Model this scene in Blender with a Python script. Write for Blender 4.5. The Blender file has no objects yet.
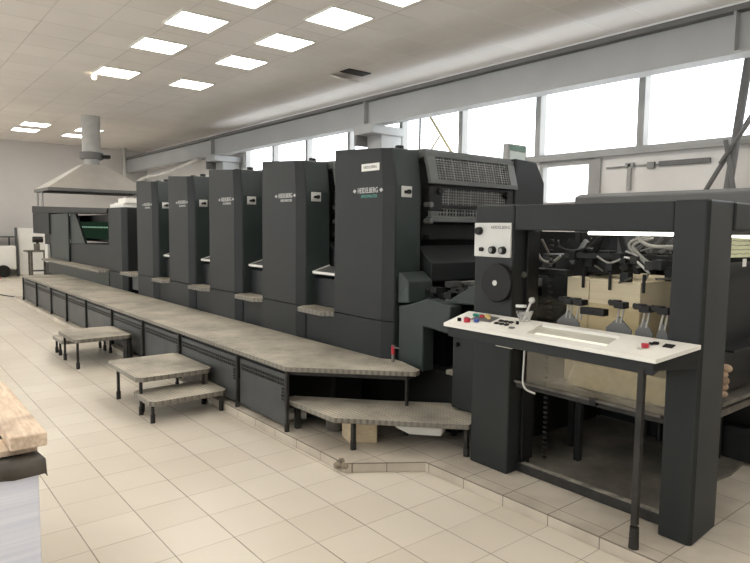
import bpy, bmesh, math, random
from mathutils import Vector, Matrix
random.seed(7)
SC = bpy.context.scene
COL = SC.collection
OFF = {}

# ------------------------------------------------------------------ materials
def new_mat(name):
    m = bpy.data.materials.new(name); m.use_nodes = True
    nt = m.node_tree; nt.nodes.clear()
    out = nt.nodes.new('ShaderNodeOutputMaterial')
    return m, nt, out
def N(nt, t, **k):
    n = nt.nodes.new(t)
    for a, v in k.items():
        if a.startswith('i_'):
            key = a[2:]
            n.inputs[int(key) if key.isdigit() else key.replace('_', ' ')].default_value = v
        else: setattr(n, a, v)
    return n
def L(nt, a, b): nt.links.new(a, b)
def math_n(nt, op, a, b=None, c=None):
    n = nt.nodes.new('ShaderNodeMath'); n.operation = op
    for i, v in enumerate((a, b, c)):
        if v is None: continue
        if isinstance(v, (int, float)): n.inputs[i].default_value = v
        else: nt.links.new(v, n.inputs[i])
    return n.outputs[0]
def mixc(nt, fac, a, b):
    n = nt.nodes.new('ShaderNodeMix'); n.data_type = 'RGBA'
    for s, v in ((n.inputs[0], fac), (n.inputs[6], a), (n.inputs[7], b)):
        if isinstance(v, (int, float)): s.default_value = v
        elif isinstance(v, tuple): s.default_value = (v[0], v[1], v[2], 1)
        else: nt.links.new(v, s)
    return n.outputs[2]
def noise(nt, vec, scale, detail=4, rough=.55):
    n = N(nt, 'ShaderNodeTexNoise'); n.inputs['Scale'].default_value = scale
    n.inputs['Detail'].default_value = detail; n.inputs['Roughness'].default_value = rough
    L(nt, vec, n.inputs['Vector']); return n.outputs['Fac']
def ramp(nt, fac, lo, hi):
    n = N(nt, 'ShaderNodeMapRange'); n.inputs[1].default_value = lo; n.inputs[2].default_value = hi
    L(nt, fac, n.inputs[0]); return n.outputs[0]
def pos(nt):
    return N(nt, 'ShaderNodeNewGeometry').outputs['Position']
def pbr(nt, out, col, rough=.5, metal=0., bump=None, bs=.2, bd=.01):
    p = N(nt, 'ShaderNodeBsdfPrincipled')
    for s, v in ((p.inputs['Base Color'], col), (p.inputs['Roughness'], rough), (p.inputs['Metallic'], metal)):
        if isinstance(v, (int, float)): s.default_value = v
        elif isinstance(v, tuple): s.default_value = (v[0], v[1], v[2], 1)
        else: L(nt, v, s)
    if bump is not None:
        b = N(nt, 'ShaderNodeBump'); b.inputs['Strength'].default_value = bs; b.inputs['Distance'].default_value = bd
        L(nt, bump, b.inputs['Height']); L(nt, b.outputs[0], p.inputs['Normal'])
    L(nt, p.outputs[0], out.inputs[0]); return p
MATS = {}
def plain(name, col, rough=.5, metal=0., var=.12, scale=3., col2=None, bump=0.):
    if name in MATS: return MATS[name]
    m, nt, out = new_mat(name)
    P = pos(nt)
    f = ramp(nt, noise(nt, P, scale), .3, .7)
    spec = .32 if max(col) < .05 else .5
    c2 = col2 or tuple(c*(1-var*2) for c in col)
    c = mixc(nt, f, c2, col)
    h = noise(nt, P, scale*25) if bump else None
    pb = pbr(nt, out, c, rough, metal, h, bump, .004); pb.inputs['Specular IOR Level'].default_value = spec
    MATS[name] = m; return m
def emis(name, col, s):
    m, nt, out = new_mat(name)
    e = N(nt, 'ShaderNodeEmission'); e.inputs[0].default_value = (*col, 1); e.inputs[1].default_value = s
    L(nt, e.outputs[0], out.inputs[0]); MATS[name] = m; return m
def lines(nt, v, period, half):
    d = math_n(nt, 'PINGPONG', v, period/2)
    return math_n(nt, 'LESS_THAN', d, half)

def floor_mat():
    m, nt, out = new_mat('floor_tile')
    P = pos(nt); s = N(nt, 'ShaderNodeSeparateXYZ'); L(nt, P, s.inputs[0])
    x = math_n(nt, 'ADD', s.outputs[0], 60.); y = math_n(nt, 'ADD', s.outputs[1], 60.)
    w = N(nt, 'ShaderNodeTexWhiteNoise'); w.noise_dimensions = '2D'
    cmb = N(nt, 'ShaderNodeCombineXYZ')
    L(nt, math_n(nt, 'FLOOR', math_n(nt, 'DIVIDE', x, .3)), cmb.inputs[0]); L(nt, math_n(nt, 'FLOOR', math_n(nt, 'DIVIDE', y, .3)), cmb.inputs[1])
    L(nt, cmb.outputs[0], w.inputs['Vector'])
    base = mixc(nt, w.outputs['Value'], (.66, .60, .50), (.72, .665, .565))
    st = ramp(nt, noise(nt, P, .9, 6), .42, .75)
    base = mixc(nt, math_n(nt, 'MULTIPLY', st, .35), base, (.50, .44, .36))
    breakup = ramp(nt, noise(nt, P, 2.5, 3), .3, .65)
    lx = math_n(nt, 'MULTIPLY', lines(nt, x, .3, .0022), math_n(nt, 'MULTIPLY_ADD', breakup, .5, .25))
    ly = math_n(nt, 'MULTIPLY', lines(nt, y, .3, .003), math_n(nt, 'MULTIPLY_ADD', breakup, .45, .5))
    g = math_n(nt, 'MAXIMUM', lx, ly)
    c = mixc(nt, g, base, (.17, .125, .085))
    h = math_n(nt, 'SUBTRACT', 1., g)
    pbr(nt, out, c, .32, 0, h, .3, .002); MATS['floor_tile'] = m; return m
def plinth_mat():
    m, nt, out = new_mat('plinth_tile')
    P = pos(nt); s = N(nt, 'ShaderNodeSeparateXYZ'); L(nt, P, s.inputs[0])
    x = math_n(nt, 'ADD', s.outputs[0], 60.); y = math_n(nt, 'ADD', s.outputs[1], 60.05)
    g = math_n(nt, 'MAXIMUM', lines(nt, x, .3, .003), lines(nt, y, .3, .0025))
    f = ramp(nt, noise(nt, P, 1.6, 6), .35, .65)
    base = mixc(nt, f, (.40, .355, .29), (.64, .58, .485))
    c = mixc(nt, math_n(nt, 'MULTIPLY', g, .75), base, (.10, .075, .05))
    # dark dirt gathered along the top arris
    z = math_n(nt, 'GREATER_THAN', s.outputs[2], .058)
    z2 = math_n(nt, 'LESS_THAN', s.outputs[2], .0648)
    c = mixc(nt, math_n(nt, 'MULTIPLY', math_n(nt, 'MULTIPLY', z, z2), .8), c, (.10, .075, .05))
    pbr(nt, out, c, .45); MATS['plinth_tile'] = m; return m
def ceil_mat():
    m, nt, out = new_mat('ceiling_tile')
    P = pos(nt); s = N(nt, 'ShaderNodeSeparateXYZ'); L(nt, P, s.inputs[0])
    x = math_n(nt, 'ADD', s.outputs[0], 63.17); y = math_n(nt, 'ADD', s.outputs[1], 62.9)
    g = math_n(nt, 'MAXIMUM', lines(nt, x, .63, .007), lines(nt, y, .63, .007))
    w = N(nt, 'ShaderNodeTexWhiteNoise'); w.noise_dimensions = '2D'
    cmb = N(nt, 'ShaderNodeCombineXYZ')
    L(nt, math_n(nt, 'FLOOR', math_n(nt, 'DIVIDE', x, .63)), cmb.inputs[0]); L(nt, math_n(nt, 'FLOOR', math_n(nt, 'DIVIDE', y, .63)), cmb.inputs[1])
    L(nt, cmb.outputs[0], w.inputs['Vector'])
    base = mixc(nt, w.outputs['Value'], (.73, .69, .645), (.78, .735, .69))
    st = ramp(nt, noise(nt, P, .8, 5), .45, .8)
    base = mixc(nt, math_n(nt, 'MULTIPLY', st, .3), base, (.52, .475, .43))
    bk = ramp(nt, noise(nt, P, .6, 2), .35, .7)
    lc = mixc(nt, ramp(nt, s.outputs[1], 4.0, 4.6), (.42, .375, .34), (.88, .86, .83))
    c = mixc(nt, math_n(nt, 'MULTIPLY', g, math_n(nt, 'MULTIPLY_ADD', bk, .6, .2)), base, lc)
    pbr(nt, out, c, .8); MATS['ceiling_tile'] = m; return m
def tread_mat():
    m, nt, out = new_mat('tread_plate')
    P = pos(nt); s = N(nt, 'ShaderNodeSeparateXYZ'); L(nt, P, s.inputs[0])
    k = math.pi/.03
    u = math_n(nt, 'ADD', s.outputs[0], s.outputs[1]); v = math_n(nt, 'SUBTRACT', s.outputs[0], s.outputs[1])
    a = math_n(nt, 'SINE', math_n(nt, 'MULTIPLY', u, k)); b = math_n(nt, 'SINE', math_n(nt, 'MULTIPLY', v, k))
    zz = math_n(nt, 'SINE', math_n(nt, 'MULTIPLY', s.outputs[2], k))
    d = math_n(nt, 'MAXIMUM', math_n(nt, 'MULTIPLY', a, b), 0.)
    f = ramp(nt, noise(nt, P, 2.2, 6, .65), .32, .66)
    base = mixc(nt, f, (.26, .238, .195), (.62, .57, .465))
    c = mixc(nt, math_n(nt, 'MULTIPLY', d, .7), base, (.12, .11, .095))
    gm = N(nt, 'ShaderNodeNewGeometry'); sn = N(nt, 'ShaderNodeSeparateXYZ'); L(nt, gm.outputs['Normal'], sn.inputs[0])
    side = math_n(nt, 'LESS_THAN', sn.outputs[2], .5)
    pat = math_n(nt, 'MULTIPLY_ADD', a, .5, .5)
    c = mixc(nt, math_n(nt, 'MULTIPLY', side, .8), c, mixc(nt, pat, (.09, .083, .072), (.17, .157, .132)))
    pbr(nt, out, c, .5, .15, d, .35, .004); MATS['tread_plate'] = m; return m
def glass_mat(name, tint=(1, 1, 1), gloss=.1, haze=0., hcol=(.5, .45, .36)):
    m, nt, out = new_mat(name)
    t = N(nt, 'ShaderNodeBsdfTransparent'); t.inputs[0].default_value = (*tint, 1)
    g = N(nt, 'ShaderNodeBsdfGlossy'); g.inputs['Roughness'].default_value = .08
    mx = N(nt, 'ShaderNodeMixShader'); mx.inputs[0].default_value = gloss
    L(nt, t.outputs[0], mx.inputs[1]); L(nt, g.outputs[0], mx.inputs[2])
    o = mx.outputs[0]
    if haze:
        d = N(nt, 'ShaderNodeBsdfDiffuse'); d.inputs[0].default_value = (*hcol, 1)
        sp = N(nt, 'ShaderNodeSeparateXYZ'); L(nt, pos(nt), sp.inputs[0])
        f = math_n(nt, 'MULTIPLY', ramp(nt, noise(nt, pos(nt), 5, 5), .2, .75), math_n(nt, 'MULTIPLY_ADD', ramp(nt, sp.outputs[2], 1.02, .88), .98, .02)) if name == 'guard_glass' else ramp(nt, noise(nt, pos(nt), 5, 5), .3, .75)
        m2 = N(nt, 'ShaderNodeMixShader'); L(nt, math_n(nt, 'MULTIPLY', f, haze), m2.inputs[0])
        L(nt, o, m2.inputs[1]); L(nt, d.outputs[0], m2.inputs[2]); o = m2.outputs[0]
    L(nt, o, out.inputs[0]); MATS[name] = m; return m

M_floor, M_plinth, M_ceil, M_tread = floor_mat(), plinth_mat(), ceil_mat(), tread_mat()
M_wall = plain('wall_paint', (.58, .56, .54), .8, 0, .05, .7)
M_wallw = plain('wall_white', (.86, .845, .825), .8, 0, .06, 1.2)
M_press = plain('press_paint', (.0175, .0205, .0212), .5, 0, .10, 1.6, bump=.03)
M_press2 = plain('press_paint_green', (.036, .047, .0455), .42, 0, .12, 2.2, bump=.03)
M_presslt = plain('press_paint_worn', (.125, .133, .128), .45, 0, .15, 3)
M_tin = plain('tin_grey', (.50, .50, .49), .45)
M_vent = plain('vent_paint', (.062, .066, .066), .5, 0, .2, 3)
M_cover = plain('grey_cover', (.105, .108, .106), .5, 0, .06, 1.5)
M_black = plain('black_metal', (.008, .008, .008), .5, .0, .2, 6)
M_dark = plain('dark_machine', (.015, .016, .016), .5, .1, .25, 9)
M_rod = plain('steel_rod', (.24, .24, .225), .35, .7, .2, 12)
M_dirty = plain('dusty_steel', (.17, .155, .13), .6, .2, .3, 9)
M_leg = plain('leg_iron', (.045, .043, .04), .55, .3, .25, 14)
M_rubber = plain('rubber', (.03, .028, .026), .7, 0, .2, 14)
M_mesh = plain('mesh_wire', (.24, .245, .235), .5, .2, .2, 9)
M_beam = plain('beam_paint', (.42, .43, .43), .6, 0, .06, 1.1)
M_beamd = plain('beam_flange', (.17, .17, .168), .6, 0, .1, 3)
M_frame = plain('window_frame', (.40, .40, .39), .6, 0, .06, 3)
M_white = plain('white_plastic', (.80, .79, .74), .4, 0, .03, 4)
M_desk = plain('desk_white', (.80, .785, .72), .38, 0, .05, 5)
M_panelw = plain('panel_grey_white', (.60, .60, .57), .4, 0, .03, 6)
M_paper = plain('paper_white', (.80, .82, .90), .7, 0, .03, 3)
M_film = plain('grey_film', (.085, .075, .062), .4, 0, .25, 7, bump=.3)
M_red = plain('red_button', (.52, .03, .05), .35)
M_green = plain('green_button', (.03, .30, .22), .35)
M_blue = plain('blue_button', (.04, .08, .33), .35)
M_yellow = plain('yellow_button', (.85, .62, .22), .4)
M_logo = plain('lettering_silver', (.62, .62, .60), .4, .2)
M_logog = plain('lettering_green', (.10, .36, .29), .4)
M_textd = plain('lettering_dark', (.06, .06, .06), .6)
M_note = plain('note_paper', (.80, .83, .56), .8)
M_sheetmetal = plain('galvanised', (.60, .565, .51), .6, .0, .1, 1.5)
M_duct = plain('duct_grey', (.50, .49, .47), .6, .0, .1, 4)
M_plate = plain('pit_plate', (.26, .24, .20), .6, .1, .35, 3)
M_hose = plain('hose_grey', (.36, .35, .31), .4, 0, .1, 9)
M_cable = plain('cable_white', (.66, .65, .62), .5)
M_cord = plain('cord_black', (.03, .03, .03), .6)
M_broken = plain('broken_tile', (.42, .35, .26), .8, 0, .4, 30, bump=.8)
M_yel = plain('pole_yellow', (.62, .55, .34), .5)
M_glass = glass_mat('window_glass', (1, 1, 1), .06)
M_guard = glass_mat('guard_glass', (.88, .87, .82), .02, .42)
M_cup = glass_mat('cup_plastic', (.9, .9, .88), .12, .5, (.8, .8, .78))
M_lamp = emis('lamp_panel', (1., .95, .88), 13.)
M_lampw = emis('lamp_panel_warm', (1., .86, .68), 11.)
M_lampb = emis('bulb_warm', (1., .80, .55), 6.)
M_tube = emis('lamp_tube', (1., .97, .88), 4.5)
M_slit = emis('desk_backlight', (1., .93, .74), 1.0)
M_tray = plain('tray_grey', (.56, .54, .46), .5)
M_glow = emis('green_indicator', (.16, .34, .2), .06)
M_dot = emis('green_dots', (.6, 1., .7), .3)
def wood_mat(name, a, b, sc):
    m, nt, out = new_mat(name)
    P = pos(nt); mp = N(nt, 'ShaderNodeMapping'); mp.inputs['Scale'].default_value = sc; L(nt, P, mp.inputs[0])
    f = ramp(nt, noise(nt, mp.outputs[0], 9, 6, .6), .3, .7)
    c = mixc(nt, f, a, b)
    f2 = ramp(nt, noise(nt, P, 5, 4), .55, .72)
    c = mixc(nt, math_n(nt, 'MULTIPLY', f2, .55), c, (.22, .13, .08))
    pbr(nt, out, c, .7, 0, f, .2, .003); MATS[name] = m; return m
M_wood = wood_mat('pallet_wood', (.62, .46, .32), (.88, .74, .58), (1, 8, 8))
M_block = wood_mat('block_wood', (.55, .43, .27), (.72, .60, .42), (2, 2, 8))
def sheets_mat(name, a, b, k, dens):
    m, nt, out = new_mat(name)
    P = pos(nt); mp = N(nt, 'ShaderNodeMapping'); mp.inputs['Scale'].default_value = (.4, .4, k); L(nt, P, mp.inputs[0])
    f = ramp(nt, noise(nt, mp.outputs[0], dens, 3), .35, .65)
    pbr(nt, out, mixc(nt, f, a, b), .75); MATS[name] = m; return m
M_card = sheets_mat('card_edges', (.72, .62, .43), (.77, .67, .475), 40, 2)
M_stack = sheets_mat('white_sheet_edges', (.70, .73, .83), (.80, .82, .90), 30, 2)

# ------------------------------------------------------------------ mesh helper
class MB:
    def __init__(s): s.bm = bmesh.new()
    def face(s, pts):
        return s.bm.faces.new([s.bm.verts.new(p) for p in pts])
    def box(s, x0, x1, y0, y1, z0, z1):
        v = [s.bm.verts.new((x, y, z)) for z in (z0, z1) for y in (y0, y1) for x in (x0, x1)]
        for f in ((0, 2, 3, 1), (4, 5, 7, 6), (0, 1, 5, 4), (2, 6, 7, 3), (0, 4, 6, 2), (1, 3, 7, 5)):
            s.bm.faces.new([v[i] for i in f])
        return s
    def loft(s, rings, caps=True):
        R = [[s.bm.verts.new(p) for p in r] for r in rings]
        n = len(R[0])
        for a, b in zip(R, R[1:]):
            for i in range(n): s.bm.faces.new((a[i], a[(i+1) % n], b[(i+1) % n], b[i]))
        if caps:
            s.bm.faces.new(R[0][::-1]); s.bm.faces.new(R[-1])
        return s
    def prism(s, poly, z0, z1):
        return s.loft([[(x, y, z0) for x, y in poly], [(x, y, z1) for x, y in poly]])
    def prism_x(s, poly, x0, x1):      # poly in (y,z)
        return s.loft([[(x0, y, z) for y, z in poly], [(x1, y, z) for y, z in poly]])
    def prism_y(s, poly, y0, y1):      # poly in (x,z)
        return s.loft([[(x, y0, z) for x, z in poly], [(x, y1, z) for x, z in poly]])
    def cyl(s, p0, p1, r, seg=16, r1=None):
        p0, p1 = Vector(p0), Vector(p1); d = (p1-p0).normalized()
        a = d.orthogonal().normalized(); b = d.cross(a)
        r1 = r if r1 is None else r1
        ring = lambda p, q: [p+(a*math.cos(t)+b*math.sin(t))*q for t in [2*math.pi*i/seg for i in range(seg)]]
        return s.loft([ring(p0, r), ring(p1, r1)])
    def tube(s, pts, r, seg=8, smooth=0):
        pts = [Vector(p) for p in pts]
        for _ in range(smooth):
            q = [pts[0]]
            for a, b in zip(pts, pts[1:]): q += [a*.75+b*.25, a*.25+b*.75]
            pts = q+[pts[-1]]
        rings = []; a = None
        for i, p in enumerate(pts):
            d = (pts[min(i+1, len(pts)-1)]-pts[max(i-1, 0)]).normalized()
            a = d.orthogonal().normalized() if a is None else (a-d*a.dot(d)).normalized()
            b = d.cross(a)
            rings.append([p+(a*math.cos(t)+b*math.sin(t))*r for t in [2*math.pi*k/seg for k in range(seg)]])
        return s.loft(rings)
    def bar(s, p0, p1, w, h):
        """rectangular bar, width w sideways, height h"""
        p0, p1 = Vector(p0), Vector(p1); d = (p1-p0).normalized()
        up = Vector((0, 0, 1)) if abs(d.z) < .95 else Vector((0, 1, 0))
        a = d.cross(up).normalized(); b = a.cross(d)
        ring = lambda p: [p+a*w/2*i+b*h/2*j for i, j in ((-1, -1), (1, -1), (1, 1), (-1, 1))]
        return s.loft([ring(p0), ring(p1)])
    def sphere(s, c, r, sz=1.):
        bmesh.ops.create_uvsphere(s.bm, u_segments=14, v_segments=9, radius=r, matrix=Matrix.Translation(c) @ Matrix.Diagonal((1, 1, sz, 1)))
        return s
    def build(s, name, mat, parent=None, bevel=0., smooth=False, seg=2):
        bmesh.ops.recalc_face_normals(s.bm, faces=s.bm.faces)
        o = OFF.get(parent.name, Vector((0, 0, 0))) if parent else Vector((0, 0, 0))
        if parent: bmesh.ops.translate(s.bm, verts=s.bm.verts, vec=-o)
        me = bpy.data.meshes.new(name); s.bm.to_mesh(me); s.bm.free()
        if smooth:
            for p in me.polygons: p.use_smooth = True
        me.materials.append(mat)
        ob = bpy.data.objects.new(name, me); COL.objects.link(ob)
        if parent: ob.parent = parent; OFF[ob.name] = o
        if bevel:
            b = ob.modifiers.new('bevel', 'BEVEL'); b.width = bevel; b.segments = seg; b.limit_method = 'ANGLE'; b.angle_limit = math.radians(35)
        return ob
def origin(ob):
    """move a one-mesh thing's origin to the bottom middle of its geometry"""
    vs = [v.co for v in ob.data.vertices]
    c = Vector(((min(v.x for v in vs)+max(v.x for v in vs))/2, (min(v.y for v in vs)+max(v.y for v in vs))/2, min(v.z for v in vs)))
    ob.data.transform(Matrix.Translation(-c)); ob.location = c; OFF[ob.name] = c
    return ob
def tag(ob, label, cat, group=None):
    ob['label'] = label; ob['category'] = cat
    if group: ob['group'] = group
    return ob
def thing(name, label, cat, loc, group=None):
    o = bpy.data.objects.new(name, None); COL.objects.link(o); o.location = loc; o.empty_display_size = .1
    OFF[o.name] = Vector(loc); return tag(o, label, cat, group)
def solo(mb, name, mat, label, cat, group=None, **k):
    return origin(tag(mb.build(name, mat, None, **k), label, cat, group))
def struct(mb, name, mat, parent=None, **k):
    o = mb.build(name, mat, parent, **k)
    if parent is None: o['kind'] = 'structure'
    return o
def copy_tree(o, parent=None):
    c = o.copy(); COL.objects.link(c)
    if parent: c.parent = parent
    OFF[c.name] = OFF.get(o.name, Vector((0, 0, 0)))
    for ch in list(o.children): copy_tree(ch, c)
    return c
def text(name, body, size, mat, parent, loc, rot, extrude=.0012, sx=1.):
    cu = bpy.data.curves.new(name, 'FONT'); cu.body = body; cu.size = size; cu.extrude = extrude
    cu.align_x = 'CENTER'; cu.align_y = 'CENTER'; cu.resolution_u = 2
    t = bpy.data.objects.new('tmp', cu); COL.objects.link(t)
    me = bpy.data.meshes.new_from_object(t.evaluated_get(bpy.context.evaluated_depsgraph_get()))
    bpy.data.objects.remove(t); bpy.data.curves.remove(cu)
    from mathutils import Euler
    me.transform(Matrix.Translation(Vector(loc)-OFF[parent.name]) @ Euler(rot).to_matrix().to_4x4() @ Matrix.Diagonal((sx, 1, 1, 1)))
    me.name = name; me.materials.clear(); me.materials.append(mat)
    ob = bpy.data.objects.new(name, me); COL.objects.link(ob); ob.parent = parent; OFF[ob.name] = OFF[parent.name]
    return ob
FRONT = (math.pi/2, 0, 0)       # lettering read from -Y

# ------------------------------------------------------------------ setting
XL, XR, YF, YW, H = -18.8, 6.5, -5.0, 6.5, 4.1
struct(MB().box(XL-.2, XR+.2, YF-.2, YW+.2, -.2, 0), 'floor', M_floor)
struct(MB().box(XL-.2, XR+.2, YF-.2, YW+.2, H, H+.2), 'ceiling', M_ceil)
struct(MB().box(XL-.2, XL, YF, YW, 0, H), 'wall_left', M_wall)
struct(MB().box(XR, XR+.2, YF, YW, 0, H), 'wall_right', M_wall)
FX = [-17.6, -14.6, -11.6, -8.6, -5.6, -2.6, .4, 3.4]
w = MB(); w.box(XL, XR, YF-.2, YF, 0, 1.0); w.box(XL, XR, YF-.2, YF, 3.1, H)
for a, b in zip([XL]+[x+2.6 for x in FX], FX+[XR]): w.box(a, b, YF-.2, YF, 1.0, 3.1)
struct(w, 'wall_front', M_wallw)
for i, a in enumerate(FX):  # unseen windows, added to fill the hall with daylight
    b = a+2.6; f = MB(); e = .05; y0, y1 = YF-.12, YF+.02
    for x in (a, (a+b)/2-e/2, b-e): f.box(x, x+e, y0, y1, 1.0, 3.1)
    f.box(a+e, b-e, y0, y1, 1.0, 1.05); f.box(a+e, b-e, y0, y1, 3.05, 3.1)
    o = struct(f, 'window_%d' % (i+14), M_frame)
    MB().box(a+e, b-e, YF-.06, YF-.05, 1.05, 3.05).build('pane', M_glass, o)
ZS, ZT = 2.58, 3.72
mull = [6.1, 4.9, 3.5, 2.05, .53, -.97, -2.51, -4.02, -5.48, -7.05, -8.6, -10.05, -11.45]  # bays beyond the right of the view are added to brighten the near ceiling
w = MB()
w.box(XL, XR, YW, YW+.2, 0, 1.9); w.box(XL, XR, YW, YW+.2, ZT, H)
w.box(XL, mull[-1], YW, YW+.2, 1.9, ZT); w.box(mull[0], XR, YW, YW+.2, 1.9, ZT)
w.box(mull[-1], -2.47, YW, YW+.2, 1.9, ZS); w.box(-1.62, mull[0], YW, YW+.2, 1.9, ZS)
struct(w, 'wall_back', M_wallw)
for i, (b, a) in enumerate(zip(mull, mull[1:])):
    f = MB(); y0, y1 = YW-.05, YW+.09; e = .045
    f.box(a, a+e, y0, y1, ZS, ZT); f.box(b-e, b, y0, y1, ZS, ZT)
    f.box(a+e, b-e, y0, y1, ZS, ZS+.05); f.box(a+e, b-e, y0, y1, ZT-.05, ZT)
    o = struct(f, 'window_%d' % (i+1), M_frame, bevel=.004)
    MB().box(a+e, b-e, YW+.04, YW+.05, ZS+.05, ZT-.05).build('pane', M_glass, o)
f = MB(); a, b = -2.47, -1.62
f.box(a, a+.06, YW-.03, YW+.09, 1.9, ZS); f.box(b-.06, b, YW-.03, YW+.09, 1.9, ZS)
f.box(a+.06, b-.06, YW-.03, YW+.09, 1.9, 1.96); f.box(a+.06, b-.06, YW-.03, YW+.09, ZS-.12, ZS)
o = struct(f, 'window_13', M_frame, bevel=.004)
MB().box(a+.06, b-.06, YW+.04, YW+.05, 1.96, ZS-.12).build('pane', M_glass, o)
struct(MB().box(mull[-1], mull[0], YW-.09, YW-.051, ZS-.05, ZS+.01), 'trim_1', M_frame, bevel=.004)
t2 = MB(); t2.box(-1.62, -1.50, YW-.045, YW-.001, 1.2, ZS-.06); struct(t2, 'trim_2', M_frame, bevel=.004)

# tiled plinth the press stands on
pl = [(-11.6, 1.225), (-.03, 1.225), (.27, 1.655), (XR, 1.655), (XR, 4.6), (-11.6, 4.6)]
struct(MB().prism(pl, 0, .065), 'trim_3', M_plinth, bevel=.004)
bk = MB()
for i in range(9):
    c = Vector((-.045+random.uniform(-.05, .05), 1.222+random.uniform(-.012, .03), .035+random.uniform(-.02, .03)))
    bmesh.ops.create_icosphere(bk.bm, subdivisions=1, radius=random.uniform(.018, .03), matrix=Matrix.Translation(c) @ Matrix.Rotation(random.random()*3, 4, 'X'))
struct(bk, 'trim_4', M_broken)

# crane beam, columns
cb = thing('crane_beam', 'long grey steel crane beam running along the wall above the windows', 'beam', (-6.1, 5.85, 3.34))
MB().box(XL+.02, XR-.02, 5.83, 5.86, 3.37, 3.76).build('web', M_beam, cb)
MB().box(XL+.02, XR-.02, 5.72, 5.97, 3.34, 3.37).build('flange', M_beam, cb)
MB().box(XL+.02, XR-.02, 5.72, 5.97, 3.76, 3.80).build('flange', M_beamd, cb)
MB().box(XL+.02, XR-.02, 5.79, 5.90, 3.80, 3.84).build('rail', M_beamd, cb)
for x in (-11.9, -5.65, .35):
    MB().box(x-.012, x+.012, 5.73, 5.829, 3.37, 3.76).build('stiffener', M_beam, cb)
for i, (x, lab) in enumerate(((-5.62, 'grey steel column under the crane beam behind the nearest printing tower'), (-11.9, 'grey steel column under the crane beam near the far end wall'))):
    c = thing('column', lab, 'column', (x, 6.1, 0), 'columns under the crane beam')
    MB().box(x-.2, x+.2, 5.95, 6.42, 0, 3.2).build('shaft', M_beam, c, bevel=.01)
    MB().box(x-.27, x+.27, 5.70, 6.44, 3.2, 3.339).build('bracket', M_beam, c, bevel=.008)
    MB().box(x-.28, x-.2, 5.72, 6.0, 3.02, 3.2).build('gusset', M_beamd, c)
# braces
g = thing('wind_brace', 'dark crossed steel brace poles standing before the right window', 'brace', (.12, 6.2, 0))
for p0, p1, r in (((.33, 6.2, 3.42), (0, 6.2, 0), .045), ((.62, 6.3, 3.3), (-.4, 6.3, 1.45), .026), ((.62, 6.1, 3.05), (.14, 6.1, 2.3), .022), ((.17, 6.13, 2.55), (.37, 6.13, 1.6), .024)):
    MB().cyl(p0, p1, r, 12).build('pole', M_beamd, g, smooth=True)
g = thing('wind_brace', 'upright grey pipe with thin yellowish crossed braces inside the window behind the nearest tower', 'brace', (-4.9, 6.38, 0))
MB().cyl((-4.9, 6.38, 0), (-4.9, 6.38, 3.6), .018, 10).build('pole', M_beamd, g, smooth=True)
MB().cyl((-4.75, 6.40, 3.55), (-4.0, 6.40, 2.62), .022, 8).build('diagonal', M_yel, g)
MB().cyl((-4.85, 6.36, 2.62), (-4.4, 6.36, 3.1), .016, 8).build('diagonal', M_yel, g)
# smear + bracket on the wall panel
g = thing('wall_rail', 'dark scuffed bar with hanging bracket fixed to the white wall panel', 'rail', (-.9, 6.47, 2.3))
MB().box(-.72, -.12, 6.455, 6.499, 2.36, 2.42).build('bar', M_beamd, g, bevel=.006)
MB().box(-1.42, -.72, 6.475, 6.499, 2.375, 2.395).build('rod', M_rod, g)
m = MB(); m.box(-1.12, -1.07, 6.45, 6.499, 2.08, 2.42); m.box(-1.15, -1.04, 6.45, 6.499, 2.37, 2.43); m.build('bracket', M_frame, g, bevel=.004)
MB().box(-.86, -.77, 6.45, 6.499, 2.34, 2.42).build('clamp', M_rod, g, bevel=.004)
# pipes left
solo(MB().tube([(-17.4, 5.6, .0), (-17.4, 5.6, 2.9), (-16.4, 5.6, 3.05), (-14.5, 5.6, 3.05), (-12.4, 5.6, 3.28)], .045, 10, 2), 'pipe', M_cable,
     'pale bent pipe running under the crane beam at the far end', 'pipe', smooth=True)
solo(MB().cyl((-18.3, 5.6, .0), (-18.3, 5.6, 4.1), .06, 10), 'pipe', M_cable, 'thin pale upright pipe in the far corner under the crane beam', 'pipe', smooth=True)
# damaged ceiling
dc = MB(); dc.box(-5.35, -5.1, 5.0, 5.45, 4.085, 4.0985)
solo(dc, 'ceiling_hole', M_black, 'dark hole in the ceiling where a tile has dropped', 'hole')
m = MB().bar((-5.62, 5.2, 4.085), (-5.38, 5.2, 4.0), .4, .02)
solo(m, 'ceiling_tile', M_ceil, 'loose ceiling tile hanging below the dark hole', 'tile')

# ceiling lights
base_light = None
def light(x, y, lab, warm=False, grp='square ceiling lights'):
    t = thing('ceiling_light', lab, 'light', (x, y, H), grp)
    m = MB()
    for (a, b, c, d) in ((-.31, .31, -.31, -.29), (-.31, .31, .29, .31), (-.31, -.29, -.29, .29), (.29, .31, -.29, .29)):
        m.box(x+a, x+b, y+c, y+d, H-.022, H-.001)
    m.build('frame', M_white, t)
    MB().box(x-.289, x+.289, y-.289, y+.289, H-.016, H-.002).build('diffuser', M_lampw if warm else M_lamp, t)
    if warm:
        MB().sphere((x-.36, y-.26, H-.06), .045).build('bulb', M_lampb, t, smooth=True)
    return t
k = (H-1.555)/(4.05-1.555)
def lp(x, y): return (3.069+(x-3.069)*k, -1.061+(y+1.061)*k)
R1 = [(-2.05, 3.40), (-3.14, 3.39), (-4.40, 3.40), (-5.72, 3.43), (-7.65, 3.45)]
R2 = [(-3.2, 2.17), (-4.39, 2.15), (-5.70, 2.17), (-7.67, 2.19)]
nm1 = ['square ceiling light at the photo top edge right of the others', 'second ceiling light of the window side row counting from the camera', 'third ceiling light of the window side row counting from the camera', 'fourth ceiling light of the window side row counting from the camera', 'fifth ceiling light of the window side row, last before the gap']
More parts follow.
